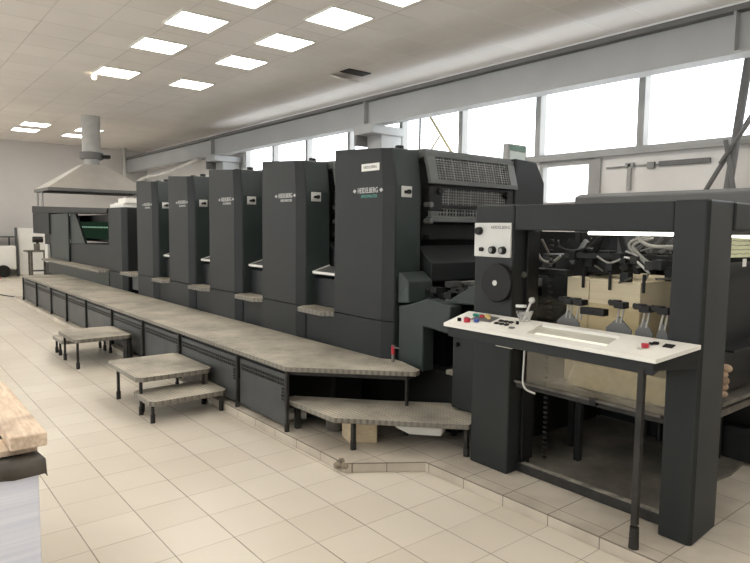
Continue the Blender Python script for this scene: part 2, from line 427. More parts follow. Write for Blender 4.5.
nm2 = ['square ceiling light cut by the photo top edge left of centre', 'second ceiling light of the aisle row counting from the camera', 'third ceiling light of the aisle row, next before the warm tinted one', 'warm tinted ceiling light with a bare bulb at its corner']
for p, l in zip(R1, nm1): light(*lp(*p), l)
for i, (p, l) in enumerate(zip(R2, nm2)): light(*lp(*p), l, i == 3)
for p, l in zip([(-15.7, 2.26), (-14.5, 2.28), (-15.9, 3.53), (-14.6, 3.55)],
                ['farthest ceiling light near the end wall on the aisle side', 'far ceiling light nearer the camera of the aisle side pair',
                 'farthest ceiling light behind the exhaust duct', 'far ceiling light just right of the exhaust duct']): light(*lp(*p), l)
for x in (-.6, 1.8, 4.2):
    for y in (3.45, 2.15, -.6, -2.9): light(x, y, 'square ceiling light over the near end of the hall behind the view', grp='ceiling lights behind the view')
for x in (-17.2, -14.9, -12.6, -10.3, -8.0, -5.7, -3.3):  # unseen rows, added to brighten the far end and the aisle
    for y in ((-.75,) if x > -7 else (-.75, -3.0) if x > -9 else (-.75, -1.95, -3.15)): light(x, y, 'unseen square ceiling light added to brighten the left side of the hall', grp='ceiling lights added left of the view')

# ------------------------------------------------------------------ printing units
def make_unit():
    t = thing('printing_unit', '', 'printing press', (-.87, 2.9, .5), 'printing units of the press')
    # upper front cover with chamfered right edge and cut top corner
    def ring(z, xf, xc, zl=None):
        return [(-1.24, 2.0, zl or z), (xf, 2.0, z), (xc, 2.055, z), (xc, 2.058, z), (-1.24, 2.058, zl or z)]
    m = MB(); m.loft([ring(.845, -.612, -.525), ring(1.885, -.612, -.525), ring(2.17, -.638, -.575, 2.205)]).build('front_cover', M_press, t, bevel=.012, seg=3)
    MB().prism([(-1.24, 2.0), (-.612, 2.0), (-.525, 2.055), (-.525, 2.058), (-1.24, 2.058)], .5, .838).build('lower_cover', M_press, t, bevel=.008)
    # operator side frame, leaning inward near its top
    sd = MB(); sr = lambda z, x, y1: [(-1.22, 2.062, z), (x, 2.062, z), (x, y1, z), (-1.22, y1, z)]
    sd.loft([sr(.5, -.525, 2.33), sr(1.885, -.525, 2.32), sr(2.175, -.578, 2.33)]).build('side_cover', M_press2, t, bevel=.01)
    MB().prism_x([(3.42, .5), (3.85, .5), (3.85, 2.0), (3.72, 2.18), (3.42, 2.19)], -1.22, -.48).build('drive_cover', M_press, t, bevel=.012)
    MB().box(-1.21, -.66, 2.335, 3.419, .5, 2.1).build('body', M_dark, t)
    MB().box(-1.245, .003, 2.2, 3.8, .066, .499).build('plinth_base', M_black, t)
    # top cover between the side frames
    m = MB(); m.prism_y([(-1.2, 2.1), (-.62, 2.1), (-.51, 2.14), (-.53, 2.19), (-1.2, 2.21)], 2.362, 3.418); m.build('top_cover', M_presslt, t, bevel=.01)
    for x in (-1.0, -.7):
        MB().cyl((x, 2.24, 2.177), (x, 2.24, 2.215), .035, 12).build('top_cap', M_black, t, bevel=.004)
    # mesh guards
    def guard(z0, z1, x0, x1, y0, y1, nv, nh, fr, name='mesh_guard', mat=M_presslt):
        f = MB()
        P = lambda y, z: Vector((x0+(x1-x0)*(z-z0)/(z1-z0), y, z))
        fr_t = fr
        f.bar(P(y0, z1-fr_t/2), P(y1, z1-fr_t/2), .03, fr_t); f.bar(P(y0, z0+fr/2), P(y1, z0+fr/2), .03, fr)
        for y, wd in ((y0+.045, .09), (y1-.045, .09)):
            a, b = P(y, z0+fr), P(y, z1-fr); f.loft([[a+Vector((.015*i, wd/2*j, 0)) for i, j in ((-1, -1), (1, -1), (1, 1), (-1, 1))], [b+Vector((.015*i, wd/2*j, 0)) for i, j in ((-1, -1), (1, -1), (1, 1), (-1, 1))]])
        o = f.build(name, mat, t)
        g = MB(); ya, yb, za, zb = y0+.09, y1-.09, z0+fr, z1-fr
        for i in range(nv+1):
            y = ya+(yb-ya)*i/nv; wd = .015 if i % 3 == 0 else .007
            a, b = P(y, za), P(y, zb)
            g.loft([[a+Vector((.003*p, wd/2*q, 0)) for p, q in ((-1, -1), (1, -1), (1, 1), (-1, 1))], [b+Vector((.003*p, wd/2*q, 0)) for p, q in ((-1, -1), (1, -1), (1, 1), (-1, 1))]])
        for i in range(1, nh):
            z = za+(zb-za)*i/nh; g.bar(P(ya, z), P(yb, z), .006, .008)
        g.build('wire_mesh', M_mesh, o)
    guard(1.915, 2.165, -.455, -.52, 2.345, 3.415, 27, 9, .035)
    guard(1.735, 1.905, -.50, -.50, 2.42, 3.40, 27, 6, .018, 'mesh_guard', M_dark)
    m = MB(); m.box(-.53, -.47, 2.38, 3.40, 1.615, 1.66); m.build('guard_ledge', M_presslt, t, bevel=.006)
    guard(1.662, 1.725, -.49, -.49, 2.38, 3.40, 24, 2, .006, 'mesh_guard', M_presslt)
    for y in (2.47, 3.30):
        MB().cyl((-.52, y, 1.86), (-.45, y, 1.86), .028, 14).build('guard_knob', M_black, t, bevel=.004)
    MB().box(-.56, -.47, 2.365, 2.50, 1.70, 1.90).build('hinge_block', M_black, t, bevel=.01)
    # lower guards
    MB().box(-.655, -.56, 2.365, 3.415, 1.47, 1.61).build('blanket_guard', M_dark, t, bevel=.01)
    m = MB(); m.prism_y([(-.655, 1.42), (-.60, 1.425), (-.44, 1.29), (-.44, 1.15), (-.47, 1.13), (-.655, 1.13)], 2.365, 3.415); m.build('slanted_guard', M_press, t, bevel=.008)
    # switch plate on the side frame
    o = MB().box(-.5245, -.515, 2.11, 2.215, 1.80, 1.885).build('switch_plate', M_panelw, t, bevel=.003)
    MB().cyl((-.515, 2.175, 1.842), (-.495, 2.175, 1.842), .018, 12).build('knob', M_black, o)
    MB().cyl((-.515, 2.145, 1.84), (-.50, 2.145, 1.84), .012, 12).build('knob', M_black, o)
    for z in (1.75, 1.62, 1.5):
        MB().cyl((-.53, 2.375, z), (-.46, 2.375, z), .022, 10).build('bolt', M_rod if z > 1.6 else M_black, t)
    # gap between this unit and the next: lower housing, tray and footstep
    MB().box(-.522, -.0, 2.15, 3.4, .5, 1.10).build('gap_housing', M_press, t, bevel=.01)
    return t
def unit_gap_step(t):
    m = MB(); m.loft([[(-.50, 2.12, 1.13), (.0, 2.12, 1.13), (.0, 2.32, 1.13), (-.52, 2.32, 1.13)], [(-.50, 2.12, 1.15), (.0, 2.12, 1.15), (.0, 2.32, 1.20), (-.52, 2.32, 1.20)]]); o = m.build('ink_tray', M_cover, t, bevel=.004)
    m = MB(); m.bar((-.50, 2.116, 1.148), (.0, 2.116, 1.148), .008, .022); m.bar((-.503, 2.12, 1.15), (-.52, 2.32, 1.203), .01, .018); m.build('rim', M_white, o)
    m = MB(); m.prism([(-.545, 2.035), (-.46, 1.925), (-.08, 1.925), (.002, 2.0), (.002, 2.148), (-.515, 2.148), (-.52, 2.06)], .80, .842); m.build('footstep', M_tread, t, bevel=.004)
    MB().box(-.52, -.0, 2.06, 2.149, .5, .799).build('kick_panel', M_press, t, bevel=.006)
u0 = make_unit()
units = [u0]
def logo(t, mat2):
    z = 1.853
    o = text('lettering', 'HEIDELBERG', .062, M_logo, t, (-.797, 1.9985, z), FRONT, .0015, .74)
    m = MB()
    for s, x in ((-1, -.965), (1, -.63)):
        m.prism_y([(x-.022, z), (x, z-.016), (x+.022, z), (x, z+.016)], 1.997, 1.9995)
    m.build('emblem', M_logo, t)
    text('model_lettering', 'SPEEDMASTER', .034, mat2, t, (-.78, 1.9985, z-.045), FRONT, .0012, .95)
logo(u0, M_logog)
labs = ['charcoal press tower nearest the control desk, with a white sticker', 'second charcoal press tower counting from the control desk', 'third and middle charcoal press tower of the row of five',
        'fourth charcoal press tower counting from the control desk', 'farthest of the five tall charcoal press towers']
u0['label'] = labs[0]
proto = copy_tree(u0); unit_gap_step(proto)
for ch in proto.children:
    if ch.name.startswith('model_lettering'): ch.data = ch.data.copy(); ch.data.materials[0] = M_logo
for kk in range(1, 5):
    c = proto if kk == 1 else copy_tree(proto)
    c.location = u0.location + Vector((-1.25*kk, 0, 0)); c['label'] = labs[kk]; units.append(c)
# first unit only: sticker, feeder side castings, valve
o = MB().box(-.875, -.655, 1.9965, 1.9995, 2.005, 2.062).build('sticker', M_white, u0)
text('sticker_lettering', 'HEIDELBERG', .03, M_textd, o, (-.765, 1.9958, 2.033), FRONT, .0006)
bx = bpy.data.objects
for ch in list(u0.children):
    if ch.name.startswith('gap_housing'): bx.remove(ch)
MB().prism_y([(-.498, .5), (-.225, .5), (-.225, .84), (.03, .82), (.055, 1.02), (-.19, 1.05), (-.40, .985), (-.498, .97)], 2.08, 2.2).build('infeed_housing', M_press2, u0, bevel=.012)
m = MB(); m.loft([[(-.498, 2.07, .99), (-.375, 2.07, 1.0), (-.375, 2.34, 1.0), (-.498, 2.34, .99)], [(-.498, 2.07, 1.23), (-.40, 2.09, 1.16), (-.40, 2.34, 1.16), (-.498, 2.34, 1.23)]]); m.build('casting_cap', M_press2, u0, bevel=.01)
MB().box(-.655, -.25, 2.345, 3.41, .5, .92).build('infeed_base', M_black, u0)
for i in range(30):
    x, y, z = random.uniform(-.42, .02), random.uniform(2.24, 2.9), random.uniform(.96, 1.12)
    s = random.uniform(.015, .045)
    m = MB(); m.box(x-s, x+s, y-s*1.4, y+s*1.4, z-s*.6, z+s*.6); m.build('gripper_block', M_dark if i % 4 else M_cover, u0)
for i in range(9):
    y = random.uniform(2.25, 2.8); z = random.uniform(1.02, 1.14)
    m = MB(); m.cyl((random.uniform(-.42, -.3), y, z), (random.uniform(-.1, .1), y+random.uniform(-.15, .2), z+random.uniform(-.06, .06)), .008, 8); m.build('linkage', M_rod, u0)

sg = thing('status_display', 'small boxed display standing on top of the nearest press tower', 'display', (-.7, 3.64, 2.185))
MB().box(-.70, -.64, 3.50, 3.78, 2.193, 2.35).build('housing', M_frame, sg, bevel=.01)
MB().box(-.639, -.634, 3.53, 3.75, 2.20, 2.28).build('screen', plain('screen_pale', (.62, .70, .66), .4), sg)
MB().box(-.639, -.634, 3.53, 3.75, 2.29, 2.335).build('header', plain('screen_green', (.10, .22, .16), .4), sg)

# red drain valve on the platform
v = thing('drain_valve', 'small red handled valve standing beside the nearest tower base', 'valve', (-.44, 1.98, .55))
MB().cyl((-.44, 1.98, .55), (-.44, 1.98, .68), .012, 10).build('stem', M_rod, v)
MB().cyl((-.44, 1.98, .61), (-.44, 1.98, .675), .014, 12).build('body', M_red, v, bevel=.004)
MB().bar((-.44, 1.98, .665), (-.375, 1.985, .665), .012, .012).build('handle', M_rod, v)

# ------------------------------------------------------------------ delivery at the far end
d = thing('delivery_unit', 'long low charcoal delivery end of the press under the exhaust hood', 'printing press', (-10.2, 2.9, .3))
# cabinet beside the last tower
m = MB(); m.prism([(-7.65, 2.0), (-6.98, 2.0), (-6.9, 2.07), (-6.9, 3.8), (-7.65, 3.8)], .815, 1.84); m.build('cabinet', M_press, d, bevel=.012)
m = MB(); m.prism([(-7.65, 2.0), (-6.98, 2.0), (-6.9, 2.07), (-6.9, 3.8), (-7.65, 3.8)], .5, .808); m.build('lower_cover', M_press, d, bevel=.01)
MB().box(-6.895, -6.25, 2.3, 3.4, .5, 1.06).build('gap_housing', M_press2, d, bevel=.01)
m = MB(); m.prism([(-6.93, 2.035), (-6.86, 1.925), (-6.33, 1.925), (-6.25, 2.0), (-6.25, 2.295), (-6.89, 2.295), (-6.89, 2.075)], .80, .842); m.build('footstep', M_tread, d, bevel=.004)
MB().box(-6.88, -6.25, 2.12, 2.299, .56, .799).build('kick_panel', M_cover, d, bevel=.006)
# low middle section
MB().prism_y([(-11.9, .3), (-7.651, .3), (-7.651, 1.235), (-11.9, 1.16)], 2.06, 3.8).build('low_body', M_press, d, bevel=.012)
m = MB(); m.prism([(-12.1, 1.85), (-7.75, 1.85), (-7.655, 1.96), (-7.655, 2.055), (-12.1, 2.055)], .775, .82); m.build('tread_ledge', M_tread, d, bevel=.004)
MB().box(-12.1, -7.66, 1.99, 2.055, .5, .774).build('kick_panel', M_press2, d, bevel=.006)
# tall end: sloped top beam, hanging end box, frames, dark interior
m = MB(); m.loft([[(-13.65, 1.98, 1.83), (-13.65, 3.8, 1.83), (-13.65, 3.8, 1.99), (-13.65, 1.98, 1.99)], [(-7.652, 1.98, 1.755), (-7.652, 3.8, 1.755), (-7.652, 3.8, 1.838), (-7.652, 1.98, 1.838)]]); m.build('top_beam', M_press, d, bevel=.01)
MB().prism_y([(-13.65, 1.35), (-11.95, 1.35), (-11.95, 1.806), (-13.65, 1.828)], 1.99, 2.3).build('end_box', M_press, d, bevel=.01)
m = MB(); m.box(-11.94, -10.41, 2.02, 2.055, .3, 1.79); m.build('side_frame', M_press2, d, bevel=.008)
MB().prism_y([(-10.405, 1.19), (-9.35, 1.21), (-10.0, 1.776), (-10.405, 1.782)], 2.062, 2.11).build('slanted_cheek', M_press2, d, bevel=.006)
MB().box(-11.9, -7.66, 2.32, 2.36, 1.245, 1.75).build('inner_panel', M_black, d)
o = MB().prism_y([(-10.4, 1.30), (-7.7, 1.30), (-7.7, 1.62), (-10.6, 1.62)], 2.28, 2.315).build('status_strip', M_glow, d)
dm = MB()
for i in range(12): dm.box(-10.4+i*.15, -10.31+i*.15, 2.272, 2.279, 1.505, 1.53)
dm.build('indicator', M_dot, o)
MB().box(-12.75, -12.0, 2.06, 2.3, .3, 1.345).build('post', M_black, d, bevel=.006)
MB().box(-12.5, -12.2, 2.0, 2.055, .72, 1.12).build('switch_plate', M_panelw, d, bevel=.003)
for i, (z, ml) in enumerate(((1.842, M_white), (1.875, M_white), (1.908, M_white))):
    pass
st = thing('sheet_stack', 'pile of white sheets lying on top of the delivery cabinet', 'paper', (-7.3, 2.5, 1.841))
for i, (a, b, z0, z1) in enumerate(((-7.64, -6.95, 1.841, 1.90), (-7.3, -6.93, 1.902, 1.985), (-7.62, -7.35, 1.902, 1.925))):
    MB().box(a, b, 2.03+.03*i, 2.75-.05*i, z0, z1).build('bundle', M_white, st, bevel=.004)

# hood
hd = thing('exhaust_hood', 'grey sheet metal pyramid hood on thin posts over the press end', 'hood', (-12.7, 3.1, 2.0))
HX0, HX1, HY0, HY1 = -13.45, -11.95, 2.0, 4.2
m = MB(); ax, ay = -12.7, 3.1
m.loft([[(HX0, HY0, 2.37), (HX1, HY0, 2.37), (HX1, HY1, 2.37), (HX0, HY1, 2.37)], [(ax-.24, ay-.24, 2.96), (ax+.24, ay-.24, 2.96), (ax+.24, ay+.24, 2.96), (ax-.24, ay+.24, 2.96)]], caps=False)
m.build('canopy', M_sheetmetal, hd)
m = MB()
m.box(HX0, HX1, HY0, HY0+.02, 2.305, 2.37); m.box(HX0, HX1, HY1-.02, HY1, 2.305, 2.37); m.box(HX0, HX0+.02, HY0+.02, HY1-.02, 2.305, 2.37); m.box(HX1-.02, HX1, HY0+.02, HY1-.02, 2.305, 2.37)
m.build('rim', M_beamd, hd)
for x in (HX0+.05, HX0+.58):
    for y in (HY0+.06, HY1-.06):
        MB().cyl((x, y, 1.97 if x > -13 else 1.99), (x, y, 2.33), .022, 8).build('post', M_beam, hd)
dk = thing('exhaust_duct', 'round grey duct rising from the hood to the ceiling', 'duct', (ax, ay, 2.96))
MB().cyl((ax, ay, 2.961), (ax, ay, 3.10), .17, 24).build('neck', M_duct, dk, smooth=False)
MB().cyl((ax, ay, 3.10), (ax, ay, 3.26), .26, 28).build('collar', M_beamd, dk, bevel=.02)
MB().cyl((ax, ay, 3.26), (ax, ay, 4.099), .205, 28).build('pipe', M_duct, dk)
MB().box(ax+.1, ax+.32, ay+.2, ay+.34, 3.12, 3.2).build('damper', M_black, dk, bevel=.01)

# ------------------------------------------------------------------ walkway platform
pf = thing('walkway', 'long raised walkway of worn tread plate along the press', 'platform', (-5.5, 1.6, .065))
poly = [(-10.8, 1.24), (-.77, 1.24), (-.10, 1.90), (-.13, 1.97), (-.42, 2.055), (-.5, 2.06), (-.6, 1.995), (-10.8, 1.995)]
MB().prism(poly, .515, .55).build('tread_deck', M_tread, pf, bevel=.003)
MB().prism([(-10.75, 1.29), (-.80, 1.29), (-.17, 1.88), (-.2, 1.95), (-10.75, 1.97)], .48, .5145).build('under_frame', M_leg, pf)
MB().box(-10.75, -.82, 1.72, 1.98, .066, .479).build('back_skirt', M_black, pf)
legx = [-.78, -1.57, -2.81, -3.86, -5.0, -6.2, -7.3, -8.35, -9.51, -10.76]
for x in legx:
    y = 1.256
    o = MB().box(x-.011, x+.011, y-.011, y+.011, .12, .514).build('leg', M_leg, pf)
    MB().cyl((x, y, .0655), (x, y, .125), .019, 12, .019).build('foot', M_rubber, o)
for x, y in ((-.19, 1.90), (-.80, 1.68)):
    o = MB().box(x-.009, x+.009, y-.009, y+.009, .12, .479).build('leg', M_leg, pf)
    MB().cyl((x, y, .0655), (x, y, .125), .019, 12, .019).build('foot', M_rubber, o)
pm = sm = None
for i in range(9):
    x1 = legx[i]-.018; x0 = legx[i+1]+.018
    o = MB().box(x0, x1, 1.27, 1.285, .095, .478).build('vent_panel', M_vent, pf, bevel=.004)
    s = MB(); n = round((x1-x0)/.042)
    for j in range(n):
        a = x0+.035+(x1-x0-.07)*j/n
        for z in (.42, .39): s.box(a, a+.028, 1.266, 1.2695, z, z+.021)
    for j in range(4):
        for q in range(2): s.box(x1-.08+q*.035, x1-.055+q*.035, 1.266, 1.2695, .28+j*.026, .297+j*.026)
    s.build('vent_slots', M_black, o)

# lower corner step
ls = thing('corner_step', 'low angled tread plate step at the corner of the walkway', 'step', (-.2, 1.7, .065))
poly = [(-.90, 1.29), (-.27, 1.31), (.385, 1.93), (.36, 2.06), (.06, 2.24), (-.02, 2.24), (-.42, 1.83), (-.90, 1.40)]
MB().prism(poly, .25, .285).build('tread_deck', M_tread, ls, bevel=.003)
for x, y in ((-.19, 1.42), (.36, 1.94)):
    o = MB().box(x-.013, x+.013, y-.013, y+.013, .12, .249).build('leg', M_leg, ls)
    MB().cyl((x, y, .0655), (x, y, .125), .021, 12, .021).build('foot', M_rubber, o)
for x, y in ((-.8, 1.36), (.02, 2.18)):
    MB().box(x-.018, x+.018, y-.018, y+.018, .0655, .249).build('leg', M_leg, ls)

# step tables
def step(name, lab, x0, x1, y0, y1, h, legs, grp='loose tread plate steps'):
    t = thing(name, lab, 'step', ((x0+x1)/2, (y0+y1)/2, 0), grp)
    c = .045
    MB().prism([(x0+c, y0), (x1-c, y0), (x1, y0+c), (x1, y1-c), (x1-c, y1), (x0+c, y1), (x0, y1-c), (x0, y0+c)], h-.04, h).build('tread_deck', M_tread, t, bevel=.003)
    for x, y in legs:
        o = MB().box(x-.011, x+.011, y-.011, y+.011, .06, h-.041).build('leg', M_leg, t)
        MB().cyl((x, y, .0005), (x, y, .07), .019, 12, .019).build('foot', M_rubber, o)
    return t
t = step('step_table', 'larger nearer tread plate step table in front of the walkway', -2.84, -1.99, .58, 1.24, .318, [(-2.63, .62), (-2.03, .62), (-2.63, 1.16), (-2.03, 1.16)])
MB().box(-2.5, -2.03, 1.17, 1.20, .12, .27).build('back_plate', M_dirty, t)
step('step_stool', 'low tread plate step tucked under the nearer step table', -2.17, -1.72, .59, 1.25, .178, [(-1.76, .62), (-1.76, 1.2), (-2.12, .66), (-2.12, 1.22)])
t = step('step_table', 'farther tread plate step table in front of the walkway', -4.84, -4.06, .60, 1.215, .326, [(-4.66, .635), (-4.0-.09, .635), (-4.78, 1.17), (-4.12, 1.17)])
MB().box(-4.3, -4.07, 1.175, 1.205, .02, .28).build('back_plate', M_black, t)
step('step_stool', 'low tread plate step peeping out left of the farther step table', -5.25, -4.72, .62, 1.2, .21, [(-4.98, .655), (-4.98, 1.16), (-5.18, .66), (-5.18, 1.16)])

# under-step clutter
m = MB(); m.loft([[(-.46, 1.52, .066), (-.30, 1.47, .066), (-.19, 1.63, .066), (-.35, 1.68, .066)], [(-.46, 1.52, .22), (-.30, 1.47, .22), (-.19, 1.63, .22), (-.35, 1.68, .22)]])
solo(m, 'wood_block', M_block, 'squared tan wood block under the corner step', 'block', bevel=.006)
t = thing('tin_can', 'grey dusty tin standing under the corner step left of the wood block', 'can', (-.62, 1.58, .065))
MB().cyl((-.62, 1.58, .066), (-.62, 1.58, .20), .075, 20).build('body', M_dirty, t, bevel=.006); MB().cyl((-.62, 1.58, .20), (-.62, 1.58, .213), .079, 20).build('rim', M_rod, t)
t = thing('pipe_fitting', 'pale pipe end with dark elbow under the walkway corner', 'pipe', (-1.0, 1.45, .065))
MB().cyl((-.98, 1.36, .13), (-.9, 1.5, .13), .045, 16).build('sleeve', M_white, t, bevel=.004); MB().tube([(-.9, 1.5, .13), (-.75, 1.6, .12), (-.68, 1.66, .10)], .03, 10, 1).build('elbow', M_black, t)
m = MB()
m.loft([[(.0, 1.76, .15), (.16, 1.90, .15), (.12, 1.98, .16), (-.04, 1.84, .16)], [(-.06, 1.68, .2), (.18, 1.90, .2), (.12, 2.02, .2), (-.12, 1.84, .2)], [(-.08, 1.68, .235), (.18, 1.90, .235), (.1, 2.04, .235), (-.16, 1.84, .235)]])
solo(m, 'drip_tray', M_white, 'small white drip tray hanging beneath the corner step', 'tray', bevel=.01)

# ------------------------------------------------------------------ feeder
F = thing('feeder', 'charcoal portal frame of the press feeder with white control desk', 'printing press', (1.12, 2.7, .065))
px0, px1, px2, px3, py0 = .423, .725, 1.665, 1.825, 1.90
MB().box(px0, px1, py0, 2.13, .0655, 1.709).build('post', M_press, F, bevel=.012, seg=3)
m = MB(); m.prism([(px2, py0), (px3-.012, py0), (px3, py0+.02), (px3-.02, 2.22), (px2, 2.22)], .0655, 1.709); m.build('post', M_press, F, bevel=.008, seg=2)
MB().box(px1+.001, px2-.001, py0+.004, 2.10, 1.557, 1.705).build('top_beam', M_press, F, bevel=.008)
m = MB(); m.loft([[(1.67, 2.221, 1.57), (1.815, 2.221, 1.57), (1.815, 3.7, 1.557), (1.67, 3.7, 1.557)], [(1.67, 2.221, 1.706), (1.815, 2.221, 1.706), (1.815, 3.7, 1.70), (1.67, 3.7, 1.70)]]); m.build('side_beam', M_press, F, bevel=.008)
MB().box(.42, .72, 3.45, 3.75, .0655, 1.55).build('rear_post', M_press, F, bevel=.012)
MB().box(1.665, 1.825, 3.45, 3.75, .0655, 1.55).build('rear_post', M_press, F, bevel=.012)
m = MB(); m.prism_x([(3.2, 1.551), (3.74, 1.551), (3.74, 1.80), (3.66, 1.84), (3.26, 1.842), (3.2, 1.82)], .27, 1.665); m.build('drive_cover', M_cover, F, bevel=.012)
m = MB(); m.box(-.3, .419, 3.46, 3.5, .07, 1.55); m.box(.721, 1.66, 3.46, 3.5, .086, 1.55); m.build('rear_panel', M_black, F)
# side cover toward the units
o = MB().box(.06, .422, 2.10, 2.4, .30, .84).build('side_cover', M_press, F, bevel=.01)
MB().cyl((.11, 2.0995, .76), (.11, 2.07, .76), .018, 12).build('knob', M_black, o)
MB().box(-.02, .058, 2.12, 2.3, .52, .55).build('footstep', M_tread, F, bevel=.003)
MB().box(.07, .42, 2.42, 3.4, .066, .82).build('base_frame', M_black, F)
# sloping feed table between feeder and first tower
m = MB(); m.prism_y([(-.22, .93), (.42, 1.10), (.42, 1.16), (-.22, .985)], 2.36, 3.4); m.build('feed_table', M_dark, F, bevel=.006)
m = MB(); m.prism_y([(-.10, 1.02), (.42, 1.05), (.42, 1.21), (.22, 1.20)], 2.16, 2.34); m.build('feed_cheek', M_press2, F, bevel=.01)
for i in range(26):
    m = MB(); x = random.uniform(-.15, .40); y = random.uniform(2.22, 2.9); z = 1.02+(x+.15)*.27+random.uniform(.0, .09)
    s = random.uniform(.012, .04); m.box(x-s*1.5, x+s*1.5, y-s, y+s, z-s*.5, z+s*.5); m.build('side_lay', M_dark, F)
for i in range(8):
    m = MB(); y = 2.36+i*.11; m.cyl((-.15, y, 1.06), (.40, y+.02, 1.24), .007, 8); m.build('feed_rod', M_rod, F)
m = MB(); m.tube([(-.2, 2.38, 1.05), (.0, 2.3, 1.10), (.2, 2.3, 1.13), (.41, 2.25, 1.20)], .016, 8, 2); m.build('hose', M_hose, F, smooth=True)

# control panel on left post
cp = MB().box(.43, .714, 1.886, 1.8995, 1.392, 1.60).build('control_panel', M_panelw, F, bevel=.004)
for x, z, r, h in ((.475, 1.55, .026, .03), (.585, 1.435, .025, .028), (.662, 1.435, .025, .028)):
    k_ = MB(); k_.cyl((x, 1.8858, z), (x, 1.8858-h, z), r, 20, r*.85); k_.build('knob', M_black, cp, bevel=.003)
    if z < 1.5:
        MB().cyl((x, 1.8858-h, z), (x, 1.8858-h-.003, z), r*.55, 16).build('knob_cap', M_rod, cp)
MB().cyl((.497, 1.8858, 1.437), (.497, 1.866, 1.437), .013, 14).build('key_switch', M_black, cp)
text('panel_lettering', 'HEIDELBERG', .026, M_textd, cp, (.635, 1.8855, 1.572), FRONT, .0006, 1.0)
# handwheel in its recess
rc = MB(); rc.box(.53, .722, 1.8955, 1.8995, 1.14, 1.345); rc.build('wheel_recess', M_black, F)
hw = MB(); hw.cyl((.622, 1.8952, 1.238), (.622, 1.868, 1.238), .118, 48); o = hw.build('handwheel', M_black, F, bevel=.008, seg=3)
m = MB(); m.cyl((.622, 1.867, 1.238), (.622, 1.860, 1.238), .017, 20); m.build('hub', M_panelw, o, bevel=.002)
MB().cyl((.7255, 2.0, 1.29), (.74, 2.0, 1.29), .018, 14).build('push_button', M_rod, F)

# control desk
dz = lambda y: .985+(y-1.66)*(1.04-.985)/.22
def slab(m, x0, x1, y0, y1, a, b):
    m.loft([[(x0, y0, dz(y0)+a), (x1, y0, dz(y0)+a), (x1, y1, dz(y1)+a), (x0, y1, dz(y1)+a)], [(x0, y0, dz(y0)+b), (x1, y0, dz(y0)+b), (x1, y1, dz(y1)+b), (x0, y1, dz(y1)+b)]])
rx0, rx1, ry0, ry1 = .98, 1.455, 1.712, 1.852
m = MB()
slab(m, .40, rx0, 1.66, 1.885, -.02, 0)
m.loft([[(rx1, 1.66, dz(1.66)+q), (1.732, 1.66, dz(1.66)+q), (1.828, 1.885, dz(1.885)+q), (rx1, 1.885, dz(1.885)+q)] for q in (-.02, 0)])
slab(m, rx0, rx1, 1.66, ry0, -.02, 0); slab(m, rx0, rx1, ry1, 1.885, -.02, 0)
dsk = m.build('control_desk', M_desk, F)
m = MB(); slab(m, rx0, rx1, ry0, ry1, -.03, -.016); m.build('reading_tray', M_tray, dsk)
m = MB(); slab(m, rx0+.03, rx1-.02, ry0+.022, ry0+.052, -.0155, -.013); m.build('backlight', M_slit, dsk)
m = MB(); slab(m, .425, 1.715, 1.675, 1.885, -.085, -.031); m.build('desk_frame', M_press, F, bevel=.004)
m = MB(); m.loft([[(1.66, 1.68, .93), (1.716, 1.68, .925), (1.815, 1.898, .925), (1.66, 1.898, .93)], [(1.66, 1.68, .962), (1.716, 1.68, .962), (1.815, 1.898, 1.01), (1.66, 1.898, 1.01)]]); m.build('desk_bracket', M_press, F, bevel=.004)
def button(x, y, r, h, mat, cap=None):
    b = MB().cyl((x, y, dz(y)), (x, y, dz(y)+h), r, 16); b.build('push_button', mat, dsk, bevel=.002)
for x, y, r, h, mt in ((.473, 1.72, .012, .02, M_black), (.50, 1.755, .012, .016, M_black), (.535, 1.722, .02, .026, M_red), (.51, 1.826, .018, .014, M_green), (.545, 1.83, .018, .014, M_green),
                       (.592, 1.742, .016, .02, M_blue), (.575, 1.745, .012, .012, M_cable), (.57, 1.815, .014, .018, M_red), (.60, 1.83, .016, .018, M_yellow), (.63, 1.81, .012, .014, M_yellow),
                       (1.626, 1.765, .017, .02, M_red), (1.61, 1.74, .011, .008, M_cable), (1.65, 1.82, .014, .012, M_black), (1.632, 1.81, .012, .010, M_black)):
    button(x, y, r, h, mt)
m = MB(); slab(m, .52, .68, 1.765, 1.85, .0005, .002); m.build('button_field', M_cover, dsk)
m = MB(); slab(m, 1.69, 1.735, 1.80, 1.835, .0005, .005); m.build('display', M_dark, dsk)
for i in range(3):
    for j in range(2):
        m = MB(); x = .715+i*.036; y = 1.755+j*.04
        slab(m, x, x+.026, y, y+.018, .0005, .008); m.build('rocker_switch', M_black, dsk)
MB().cyl((.85, 1.80, dz(1.80)), (.85, 1.80, dz(1.80)+.018), .009, 12).build('toggle', M_black, dsk)
MB().cyl((.858, 1.74, dz(1.74)), (.858, 1.74, dz(1.74)+.006), .018, 16).build('dial', M_rod, dsk)
MB().box(.745, .87, 1.73, 1.82, .885, .915).build('under_box', M_desk, F, bevel=.01)
m = MB(); m.tube([(.855, 1.87, .93), (.85, 1.87, .75), (.845, 1.87, .67), (.87, 1.87, .63), (.93, 1.88, .62)], .006, 8, 2); m.build('cable', M_cable, F, smooth=True)
# desk leg
o = MB().box(1.645, 1.675, 1.667, 1.697, .18, .93).build('desk_leg', M_leg, F, bevel=.003)
MB().cyl((1.66, 1.682, .0655), (1.66, 1.682, .17), .024, 14, .021).build('foot', M_rubber, o)
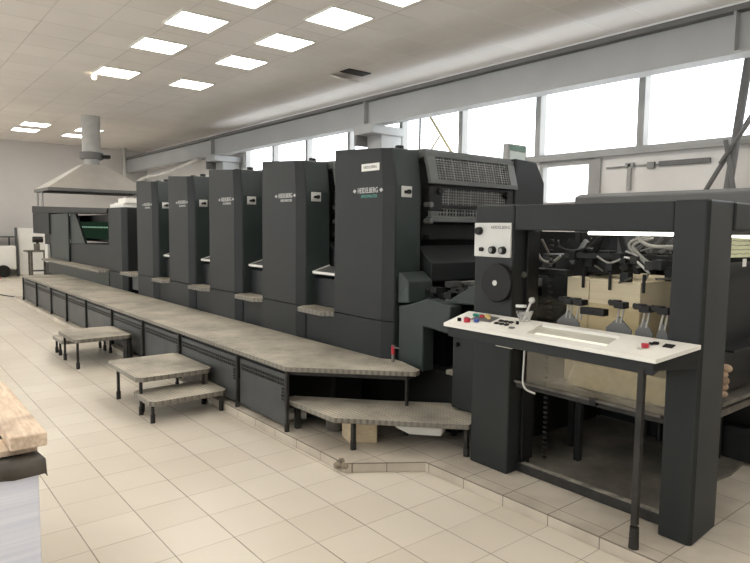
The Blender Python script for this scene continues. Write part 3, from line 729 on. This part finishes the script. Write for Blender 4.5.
# plastic cup with tool on the desk
cz = dz(1.85)
cu = thing('cup', 'small clear cup holding a white tool on the control desk', 'cup', (.86, 1.85, cz))
MB().cyl((.86, 1.85, cz+.002), (.86, 1.85, cz+.06), .03, 16, .05).build('bowl', M_cup, cu)
MB().cyl((.855, 1.85, cz+.008), (.905, 1.85, cz+.125), .007, 8).build('tool_handle', M_cable, cu)
MB().sphere((.908, 1.85, cz+.128), .018).build('tool_head', M_cable, cu, smooth=True)
MB().bar((.80, 1.85, cz+.085), (.87, 1.85, cz+.09), .012, .016).build('spout', M_cable, cu)

# lamps under the beams
o = MB().box(1.05, 1.66, 2.11, 2.17, 1.556, 1.585).build('work_lamp', M_cover, F, bevel=.004)
MB().cyl((1.07, 2.14, 1.546), (1.66, 2.14, 1.546), .0095, 10).build('lamp_tube', M_tube, o)
o = MB().box(1.70, 1.76, 2.24, 3.3, 1.545, 1.568).build('work_lamp', M_cover, F, bevel=.004)
MB().cyl((1.73, 2.25, 1.534), (1.73, 3.28, 1.534), .011, 10).build('lamp_tube', M_tube, o)

# sliding clear guard and its rails
gg = MB().box(.80, 1.655, 1.966, 1.972, .64, 1.17).build('clear_guard', M_guard, F)
m = MB(); m.box(.75, 1.66, 1.93, 1.985, .615, .64); o = m.build('guard_rail', M_leg, F, bevel=.004)
MB().cyl((.76, 1.91, .655), (1.65, 1.91, .655), .009, 8).build('rail_tube', M_dirty, o)
MB().box(1.26, 1.30, 1.90, 1.93, .625, .665).build('catch', M_black, o, bevel=.003)
# sill and pit plate
m = MB(); m.box(.726, 1.664, 2.0, 2.06, .0655, .12); m.build('sill', M_leg, F, bevel=.006)
m = MB(); m.box(.75, 1.64, 2.01, 2.05, .1205, .123); m.build('sill_dust', plain('dust', (.42, .39, .33), .8, 0, .35, 14), F)
MB().prism([(.726, 2.061), (1.56, 2.061), (1.54, 2.6), (1.58, 3.0), (1.53, 3.45), (.43, 3.45), (.43, 2.14), (.726, 2.14)], .0655, .085).build('pit_plate', M_plate, F)
# chain posts inside
for x, y in ((.70, 2.62), (.88, 2.42)):
    MB().box(x-.02, x+.02, y-.02, y+.02, .086, 1.55).build('guide_column', M_dark, F, bevel=.004)
m = MB()
for i in range(44):
    z = .12+i*.032; m.cyl((.755, 2.22, z), (.78, 2.22, z), .009, 8)
m.build('chain', M_leg, F)
MB().box(.727, .745, 2.02, 2.13, .13, 1.555).build('inner_frame', M_black, F, bevel=.004)
for i in range(6):
    x = .92+.1*i; MB().cyl((x, 3.2, .086), (x, 3.2, .58), .016, 8).build('guide_bar', M_dark, F)
m = MB(); m.box(.9, 1.62, 3.25, 3.3, .09, .3); m.build('cross_bar', M_dark, F)
# pile board carrying the card stack
m = MB(); m.box(.80, 1.74, 2.16, 3.3, .585, .625); m.build('pile_board', M_dirty, F, bevel=.004)
# suction head above the stack
m = MB()
m.box(.86, 1.62, 2.52, 2.62, 1.34, 1.42); m.box(.86, 1.62, 2.98, 3.1, 1.36, 1.46); m.box(.60, .90, 2.20, 2.26, 1.28, 1.32); m.box(.50, .90, 2.5, 3.3, 1.05, 1.40)
m.box(1.38, 1.62, 2.42, 2.56, 1.28, 1.40); m.box(.9, 1.05, 2.4, 2.5, 1.30, 1.44)
o = m.build('suction_head', M_dark, F, bevel=.008)
rs = random.Random(3)
for i in range(70):
    m = MB(); x, y, z = rs.uniform(.58, 1.62), rs.uniform(2.24, 2.9), rs.uniform(1.295, 1.43); s = rs.uniform(.008, .03)
    m.box(x-s, x+s, y-s, y+s, z-s, z+s); m.build('sucker_block', M_dark if i % 5 else M_leg, o, bevel=.003)
for i in range(22):
    m = MB(); x, y, z = rs.uniform(.58, 1.5), rs.uniform(2.2, 2.7), rs.uniform(1.28, 1.50); a = rs.uniform(-.14, .14)
    m.cyl((x, y, z), (x+a, y+rs.uniform(-.1, .1), z+rs.uniform(-.06, .06)), .006, 8); m.build('linkage', M_rod, o)
for x in (.955, 1.13, 1.335):
    m = MB(); m.bar((x, 2.285, 1.32), (x, 2.285, 1.215), .014, .012); m.build('sheet_finger', M_black, o)
for a, b in (((.80, 2.35, 1.50), (1.0, 2.5, 1.35)), ((1.0, 2.4, 1.54), (.92, 2.4, 1.34)), ((1.06, 2.5, 1.54), (1.12, 2.5, 1.36)), ((.86, 2.3, 1.36), (.96, 2.3, 1.50)), ((.84, 2.25, 1.41), (1.1, 2.35, 1.41))):
    m = MB().bar(a, b, .02, .03); m.build('support_arm', M_dark if a[0] != .86 else M_rod, o)
m = MB(); m.box(.9, 1.02, 2.75, 2.8, 1.40, 1.54); m.box(1.06, 1.22, 2.8, 2.84, 1.42, 1.53); m.build('valve_plate', M_cover, o, bevel=.004)
for i in range(3):
    m = MB(); m.bar((1.05+i*.08, 2.7, 1.43), (1.13+i*.08, 2.75, 1.53), .05, .02); m.build('cooling_fin', M_cover, o)
for pts, r, mt in (([(.60, 2.3, 1.42), (.64, 2.3, 1.36), (.72, 2.3, 1.35), (.78, 2.3, 1.40)], .010, M_hose), ([(.62, 2.32, 1.50), (.70, 2.32, 1.38), (.69, 2.34, 1.30)], .008, M_dirty),
                   ([(1.36, 2.3, 1.36), (1.28, 2.3, 1.42), (1.235, 2.3, 1.46), (1.225, 2.3, 1.49), (1.26, 2.31, 1.515), (1.33, 2.34, 1.53)], .008, M_hose),
                   ([(1.385, 2.3, 1.36), (1.30, 2.3, 1.42), (1.26, 2.3, 1.46), (1.25, 2.3, 1.48), (1.285, 2.31, 1.505), (1.35, 2.34, 1.52)], .009, M_hose),
                   ([(1.27, 2.3, 1.54), (1.30, 2.3, 1.50), (1.36, 2.3, 1.475), (1.48, 2.3, 1.478), (1.60, 2.32, 1.49)], .010, M_hose),
                   ([(1.22, 2.27, 1.41), (1.28, 2.27, 1.405), (1.34, 2.27, 1.355), (1.37, 2.27, 1.33)], .007, M_cable),
                   ([(1.05, 2.27, 1.41), (1.12, 2.27, 1.37), (1.16, 2.27, 1.38), (1.20, 2.27, 1.40)], .006, M_hose),
                   ([(.78, 2.26, 1.46), (.86, 2.28, 1.43), (.98, 2.28, 1.45), (1.05, 2.3, 1.53)], .008, M_dark)):
    m = MB(); m.tube(pts, r, 8, 2); m.build('hose', mt, o, smooth=True)
# side stops standing behind the guard: clamp head, rod and triangular plate
def stop(x, z, tri=.07, plate=True):
    y = 1.925; h = MB(); h.box(x-.05, x+.0, y-.025, y+.025, z-.012, z+.016); h.box(x-.02, x+.035, y-.03, y+.03, z-.022, z+.010)
    h.cyl((x-.062, y, z+.003), (x-.05, y, z+.003), .015, 12)
    o = h.build('side_stop', M_black, F, bevel=.005)
    MB().cyl((x, y, z-.02), (x-.015, y, z-.10), .006, 8).build('rod', M_hose, o); MB().cyl((x+.022, y, z-.02), (x+.010, y, z-.10), .006, 8).build('rod', M_hose, o)
    if plate: MB().prism_y([(x-tri, 1.005), (x+tri, 1.005), (x+tri, 1.055), (x, 1.12), (x-tri, 1.055)], y-.004, y+.004).build('stop_plate', M_cover, o)
stop(1.10, 1.176); stop(1.165, 1.176, plate=False); stop(1.40, 1.186); stop(1.535, 1.18, .045); stop(1.628, 1.18, .028)
m = MB(); m.box(1.185, 1.325, 1.90, 1.95, 1.112, 1.148); m.box(1.215, 1.27, 1.895, 1.90, 1.125, 1.135); m.build('clamp_bar', M_black, F, bevel=.006)
MB().box(.80, 1.66, 1.905, 1.945, .97, 1.004).build('stop_rail', M_dirty, F, bevel=.004)
# right-hand (pile) opening details
MB().box(1.70, 1.74, 2.24, 3.4, 1.385, 1.40).build('guard_edge', M_press, F)
MB().box(1.63, 1.65, 2.45, 3.42, .67, 1.384).build('dark_screen', M_black, F)
MB().box(1.67, 1.80, 2.34, 3.4, .945, .955).build('tool_shelf', M_dark, F)
MB().box(.9, 2.6, 3.30, 3.36, .0865, .13).build('rear_rail', M_dirty, F, bevel=.004)
MB().box(.9, 1.66, 3.41, 3.44, .0865, .22).build('rear_rail', M_dirty, F, bevel=.004)
MB().box(1.745, 1.80, 2.24, 3.3, .68, .70).build('side_table', M_dirty, F)
# card stack (three blocks of card, one vertical seam)
cs = thing('card_stack', 'tall pile of tan card sheets standing inside the feeder frame', 'card', (1.08, 2.7, .625))
m = MB(); m.box(.835, .985, 2.30, 3.05, .626, 1.275); m.build('stack_block', M_card, cs, bevel=.004)
m = MB(); m.box(.99, 1.31, 2.30, 3.05, .626, 1.27); m.build('stack_block', M_card, cs, bevel=.004)
t = MB(); t.loft([[(.92, 2.19, .626), (1.60, 2.19, .626), (1.60, 2.29, .626), (.92, 2.29, .626)], [(.95, 2.23, .76), (1.58, 2.23, .76), (1.58, 2.29, .76), (.95, 2.29, .76)]])
solo(t, 'card_offcuts', M_card, 'loose tan card heap at the foot of the card pile behind the guard', 'card', bevel=.01)
# note and tag hanging at the end opening
nt_ = thing('notice', 'yellow green handwritten paper notice hanging under the feeder end lamp', 'notice', (1.79, 2.4, 1.45))
MB().loft([[(1.789, 2.225, 1.435), (1.791, 2.225, 1.435), (1.791, 2.7, 1.43), (1.789, 2.7, 1.43)], [(1.789, 2.225, 1.535), (1.791, 2.225, 1.535), (1.791, 2.7, 1.525), (1.789, 2.7, 1.525)]]).build('sheet', M_note, nt_)
rs = random.Random(5)
for r in range(4):
    z = 1.517-r*.022; n = rs.randint(26, 40)
    m = MB(); m.tube([(1.7916, 2.245+i*.0085, z+rs.uniform(-.004, .004)) for i in range(n)], .0011, 4); m.build('handwriting', M_textd, nt_)
o = MB().box(1.789, 1.793, 2.405, 2.445, 1.385, 1.425); solo(o, 'tag', M_white, 'small white tag hanging below the notice', 'tag')
m = MB(); rs = random.Random(9)
for i in range(5): bmesh.ops.create_icosphere(m.bm, subdivisions=2, radius=.026+rs.random()*.01, matrix=Matrix.Translation((1.77+rs.uniform(-.012, .012), 2.315+rs.uniform(-.025, .025), .735+i*.032)) @ Matrix.Diagonal((1, 1, .7, 1)))
solo(m, 'glove', plain('glove_tan', (.50, .36, .25), .8, 0, .3, 20, bump=.5), 'crumpled tan work glove standing on the feeder side table', 'glove', smooth=True)

# ------------------------------------------------------------------ foreground stack lower left
X1, YR = .83, -.66
t = MB(); t.box(-.35, X1, -1.75, YR, .12, .775)
solo(t, 'paper_stack', M_stack, 'tall white paper stack at the lower left corner of the photo', 'paper', bevel=.004)
t = MB(); t.box(-.4, X1-.02, -1.75, YR-.02, .0, .119); solo(t, 'wooden_skid', M_wood, 'low wooden base beneath the white paper stack', 'pallet')
m = MB(); rs = random.Random(2)
nx, ny = 26, 20
def film(u, v):
    x = -.38+(X1+.41)*u; y = -1.80+(YR+.045+1.80)*v
    return min(x, X1+.004) if u > 1-1.5/nx else x, y
grid = [[None]*(ny+1) for _ in range(nx+1)]
for i in range(nx+1):
    for j in range(ny+1):
        x, y = film(i/nx, j/ny); z = .785+rs.uniform(0, .004)
        if i >= nx-1: x = X1+.008+rs.uniform(0, .006)
        if j >= ny-1: y = YR+.008+rs.uniform(0, .006)
        if i == nx or j == ny: z = .735+rs.uniform(-.008, .008)
        grid[i][j] = m.bm.verts.new((x, y, z))
for i in range(nx):
    for j in range(ny): m.bm.faces.new((grid[i][j], grid[i+1][j], grid[i+1][j+1], grid[i][j+1]))
grid[nx][ny].co += Vector((.004, .012, 0)); grid[nx-1][ny-1].co += Vector((.004, .01, .002)); grid[nx-1][ny].co += Vector((.006, .012, .006)); grid[nx][ny-1].co += Vector((.012, .004, 0))
fo = m.build('plastic_film', M_film, None, smooth=True)
sd_ = fo.modifiers.new('thick', 'SOLIDIFY'); sd_.thickness = .004
origin(tag(fo, 'dark grey plastic film draped over the white paper stack', 'film'))
pt = thing('pallet', 'pale rough wooden pallet lying on the film covered stack', 'pallet', (.3, -1.0, .793))
for j, (yy, wd) in enumerate(((-.68, .11), (-1.05, .11), (-1.42, .11))):
    MB().box(-.06, .80-.01*j, yy-wd/2, yy+wd/2, .815, .862).build('runner', M_wood, pt, bevel=.005)
for j, xx in enumerate((.70, .45, .2, -.02)):
    MB().box(xx-.07, xx+.07, -1.50, -.65, .793, .814).build('board', M_wood, pt, bevel=.003)

# ------------------------------------------------------------------ far end wall
wb = thing('leaning_board', 'white board panel in a grey frame leaning near the far wall', 'board', (-18.2, 2.9, 0))
MB().loft([[(-18.25, 2.44, .03), (-18.22, 2.44, .03), (-18.22, 3.75, .03), (-18.25, 3.75, .03)], [(-18.40, 2.44, 1.45), (-18.37, 2.44, 1.45), (-18.37, 3.75, 1.4), (-18.40, 3.75, 1.4)]]).build('panel', M_white, wb)
MB().bar((-18.2, 2.38, 0.0), (-18.37, 2.38, 1.45), .1, .06).build('frame', M_cover, wb)
sb = thing('work_stool', 'small brown work stand with a grinder before the leaning board', 'stand', (-17.2, 2.75, 0))
for x in (-17.4, -17.05):
    for y in (2.55, 2.95): MB().box(x-.025, x+.025, y-.025, y+.025, 0, .76).build('leg', M_dirty, sb)
MB().box(-17.5, -16.95, 2.42, 3.05, .761, .81).build('top', M_dirty, sb, bevel=.006)
MB().box(-17.4, -17.05, 2.57, 2.93, .2, .22).build('shelf', M_leg, sb)
MB().cyl((-17.2, 2.72, .811), (-17.2, 2.72, 1.0), .08, 12).build('tool_body', M_dirty, sb); MB().cyl((-17.2, 2.62, 1.12), (-17.2, 2.88, 1.12), .09, 12).build('tool_wheel', M_leg, sb)
MB().cyl((-17.2, 2.74, 1.0), (-17.2, 2.74, 1.11), .04, 10).build('tool_neck', M_leg, sb)
ca = thing('white_trolley', 'white boxy trolley on dark wheels beside the far wall', 'trolley', (-18.2, 1.4, 0))
MB().box(-18.6, -17.9, .4, 2.30, .22, .92).build('box', M_white, ca, bevel=.03)
for y in (.7, 1.95): MB().cyl((-17.89, y, .18), (-17.8, y, .18), .18, 20).build('wheel', M_black, ca)
for y in (.9, 1.8): MB().box(-18.5, -18.0, y-.03, y+.03, .0005, .219).build('leg', M_leg, ca)
MB().box(-18.65, -17.95, .4, 2.34, 1.16, 1.20).build('rail_shelf', M_cover, ca)
for y in (.6, 2.2): MB().box(-18.4, -18.35, y-.02, y+.02, .921, 1.159).build('shelf_post', M_cover, ca)
t = MB(); t.box(-17.6, -17.3, .9, 1.8, .0005, .06); solo(t, 'red_case', M_red, 'flat red case lying on the floor by the white trolley', 'case', bevel=.01)
solo(MB().tube([(-14.5, .2, .011), (-13.5, .9, .011), (-12.3, 1.2, .011), (-11.9, 1.35, .011), (-11.65, 1.5, .011)], .011, 8, 2), 'cord', M_cord, 'dark cable lying on the floor at the far end of the walkway', 'cable', smooth=True)
# small far clutter beneath the walkway end
cf = thing('crate', 'small dark crate under the far end of the walkway', 'crate', (-11.05, 1.5, .0))
MB().box(-11.3, -10.85, 1.35, 1.7, .066, .45).build('box', M_leg, cf, bevel=.01)
MB().box(-11.32, -10.83, 1.33, 1.72, .451, .47).build('lid', M_cover, cf, bevel=.004)

# ------------------------------------------------------------------ world, camera, colour management
wd = bpy.data.worlds.new('World'); SC.world = wd; wd.use_nodes = True
bg = wd.node_tree.nodes['Background']; bg.inputs[0].default_value = (.93, .97, 1., 1); bg.inputs[1].default_value = 3.6
cam = bpy.data.cameras.new('camera'); co = bpy.data.objects.new('camera', cam); COL.objects.link(co)
yaw, pit, rol = 2.4585, .0847, .0125
fw = Vector((math.cos(pit)*math.cos(yaw), math.cos(pit)*math.sin(yaw), -math.sin(pit)))
rt = Vector((math.sin(yaw), -math.cos(yaw), 0)); up = rt.cross(fw)
r2 = rt*math.cos(rol)+up*math.sin(rol); u2 = -rt*math.sin(rol)+up*math.cos(rol)
mat = Matrix((( r2.x, u2.x, -fw.x, 0), (r2.y, u2.y, -fw.y, 0), (r2.z, u2.z, -fw.z, 0), (0, 0, 0, 1)))
co.matrix_world = Matrix.Translation((3.06909, -1.06116, 1.55532)) @ mat
cam.sensor_fit = 'HORIZONTAL'; cam.sensor_width = 36; cam.lens = 621.4451/750*36; cam.clip_start = .05; cam.clip_end = 200
SC.camera = co
vs = SC.view_settings; vs.view_transform = 'Standard'; vs.look = 'None'; vs.gamma = 1; vs.use_curve_mapping = False; vs.exposure = .28
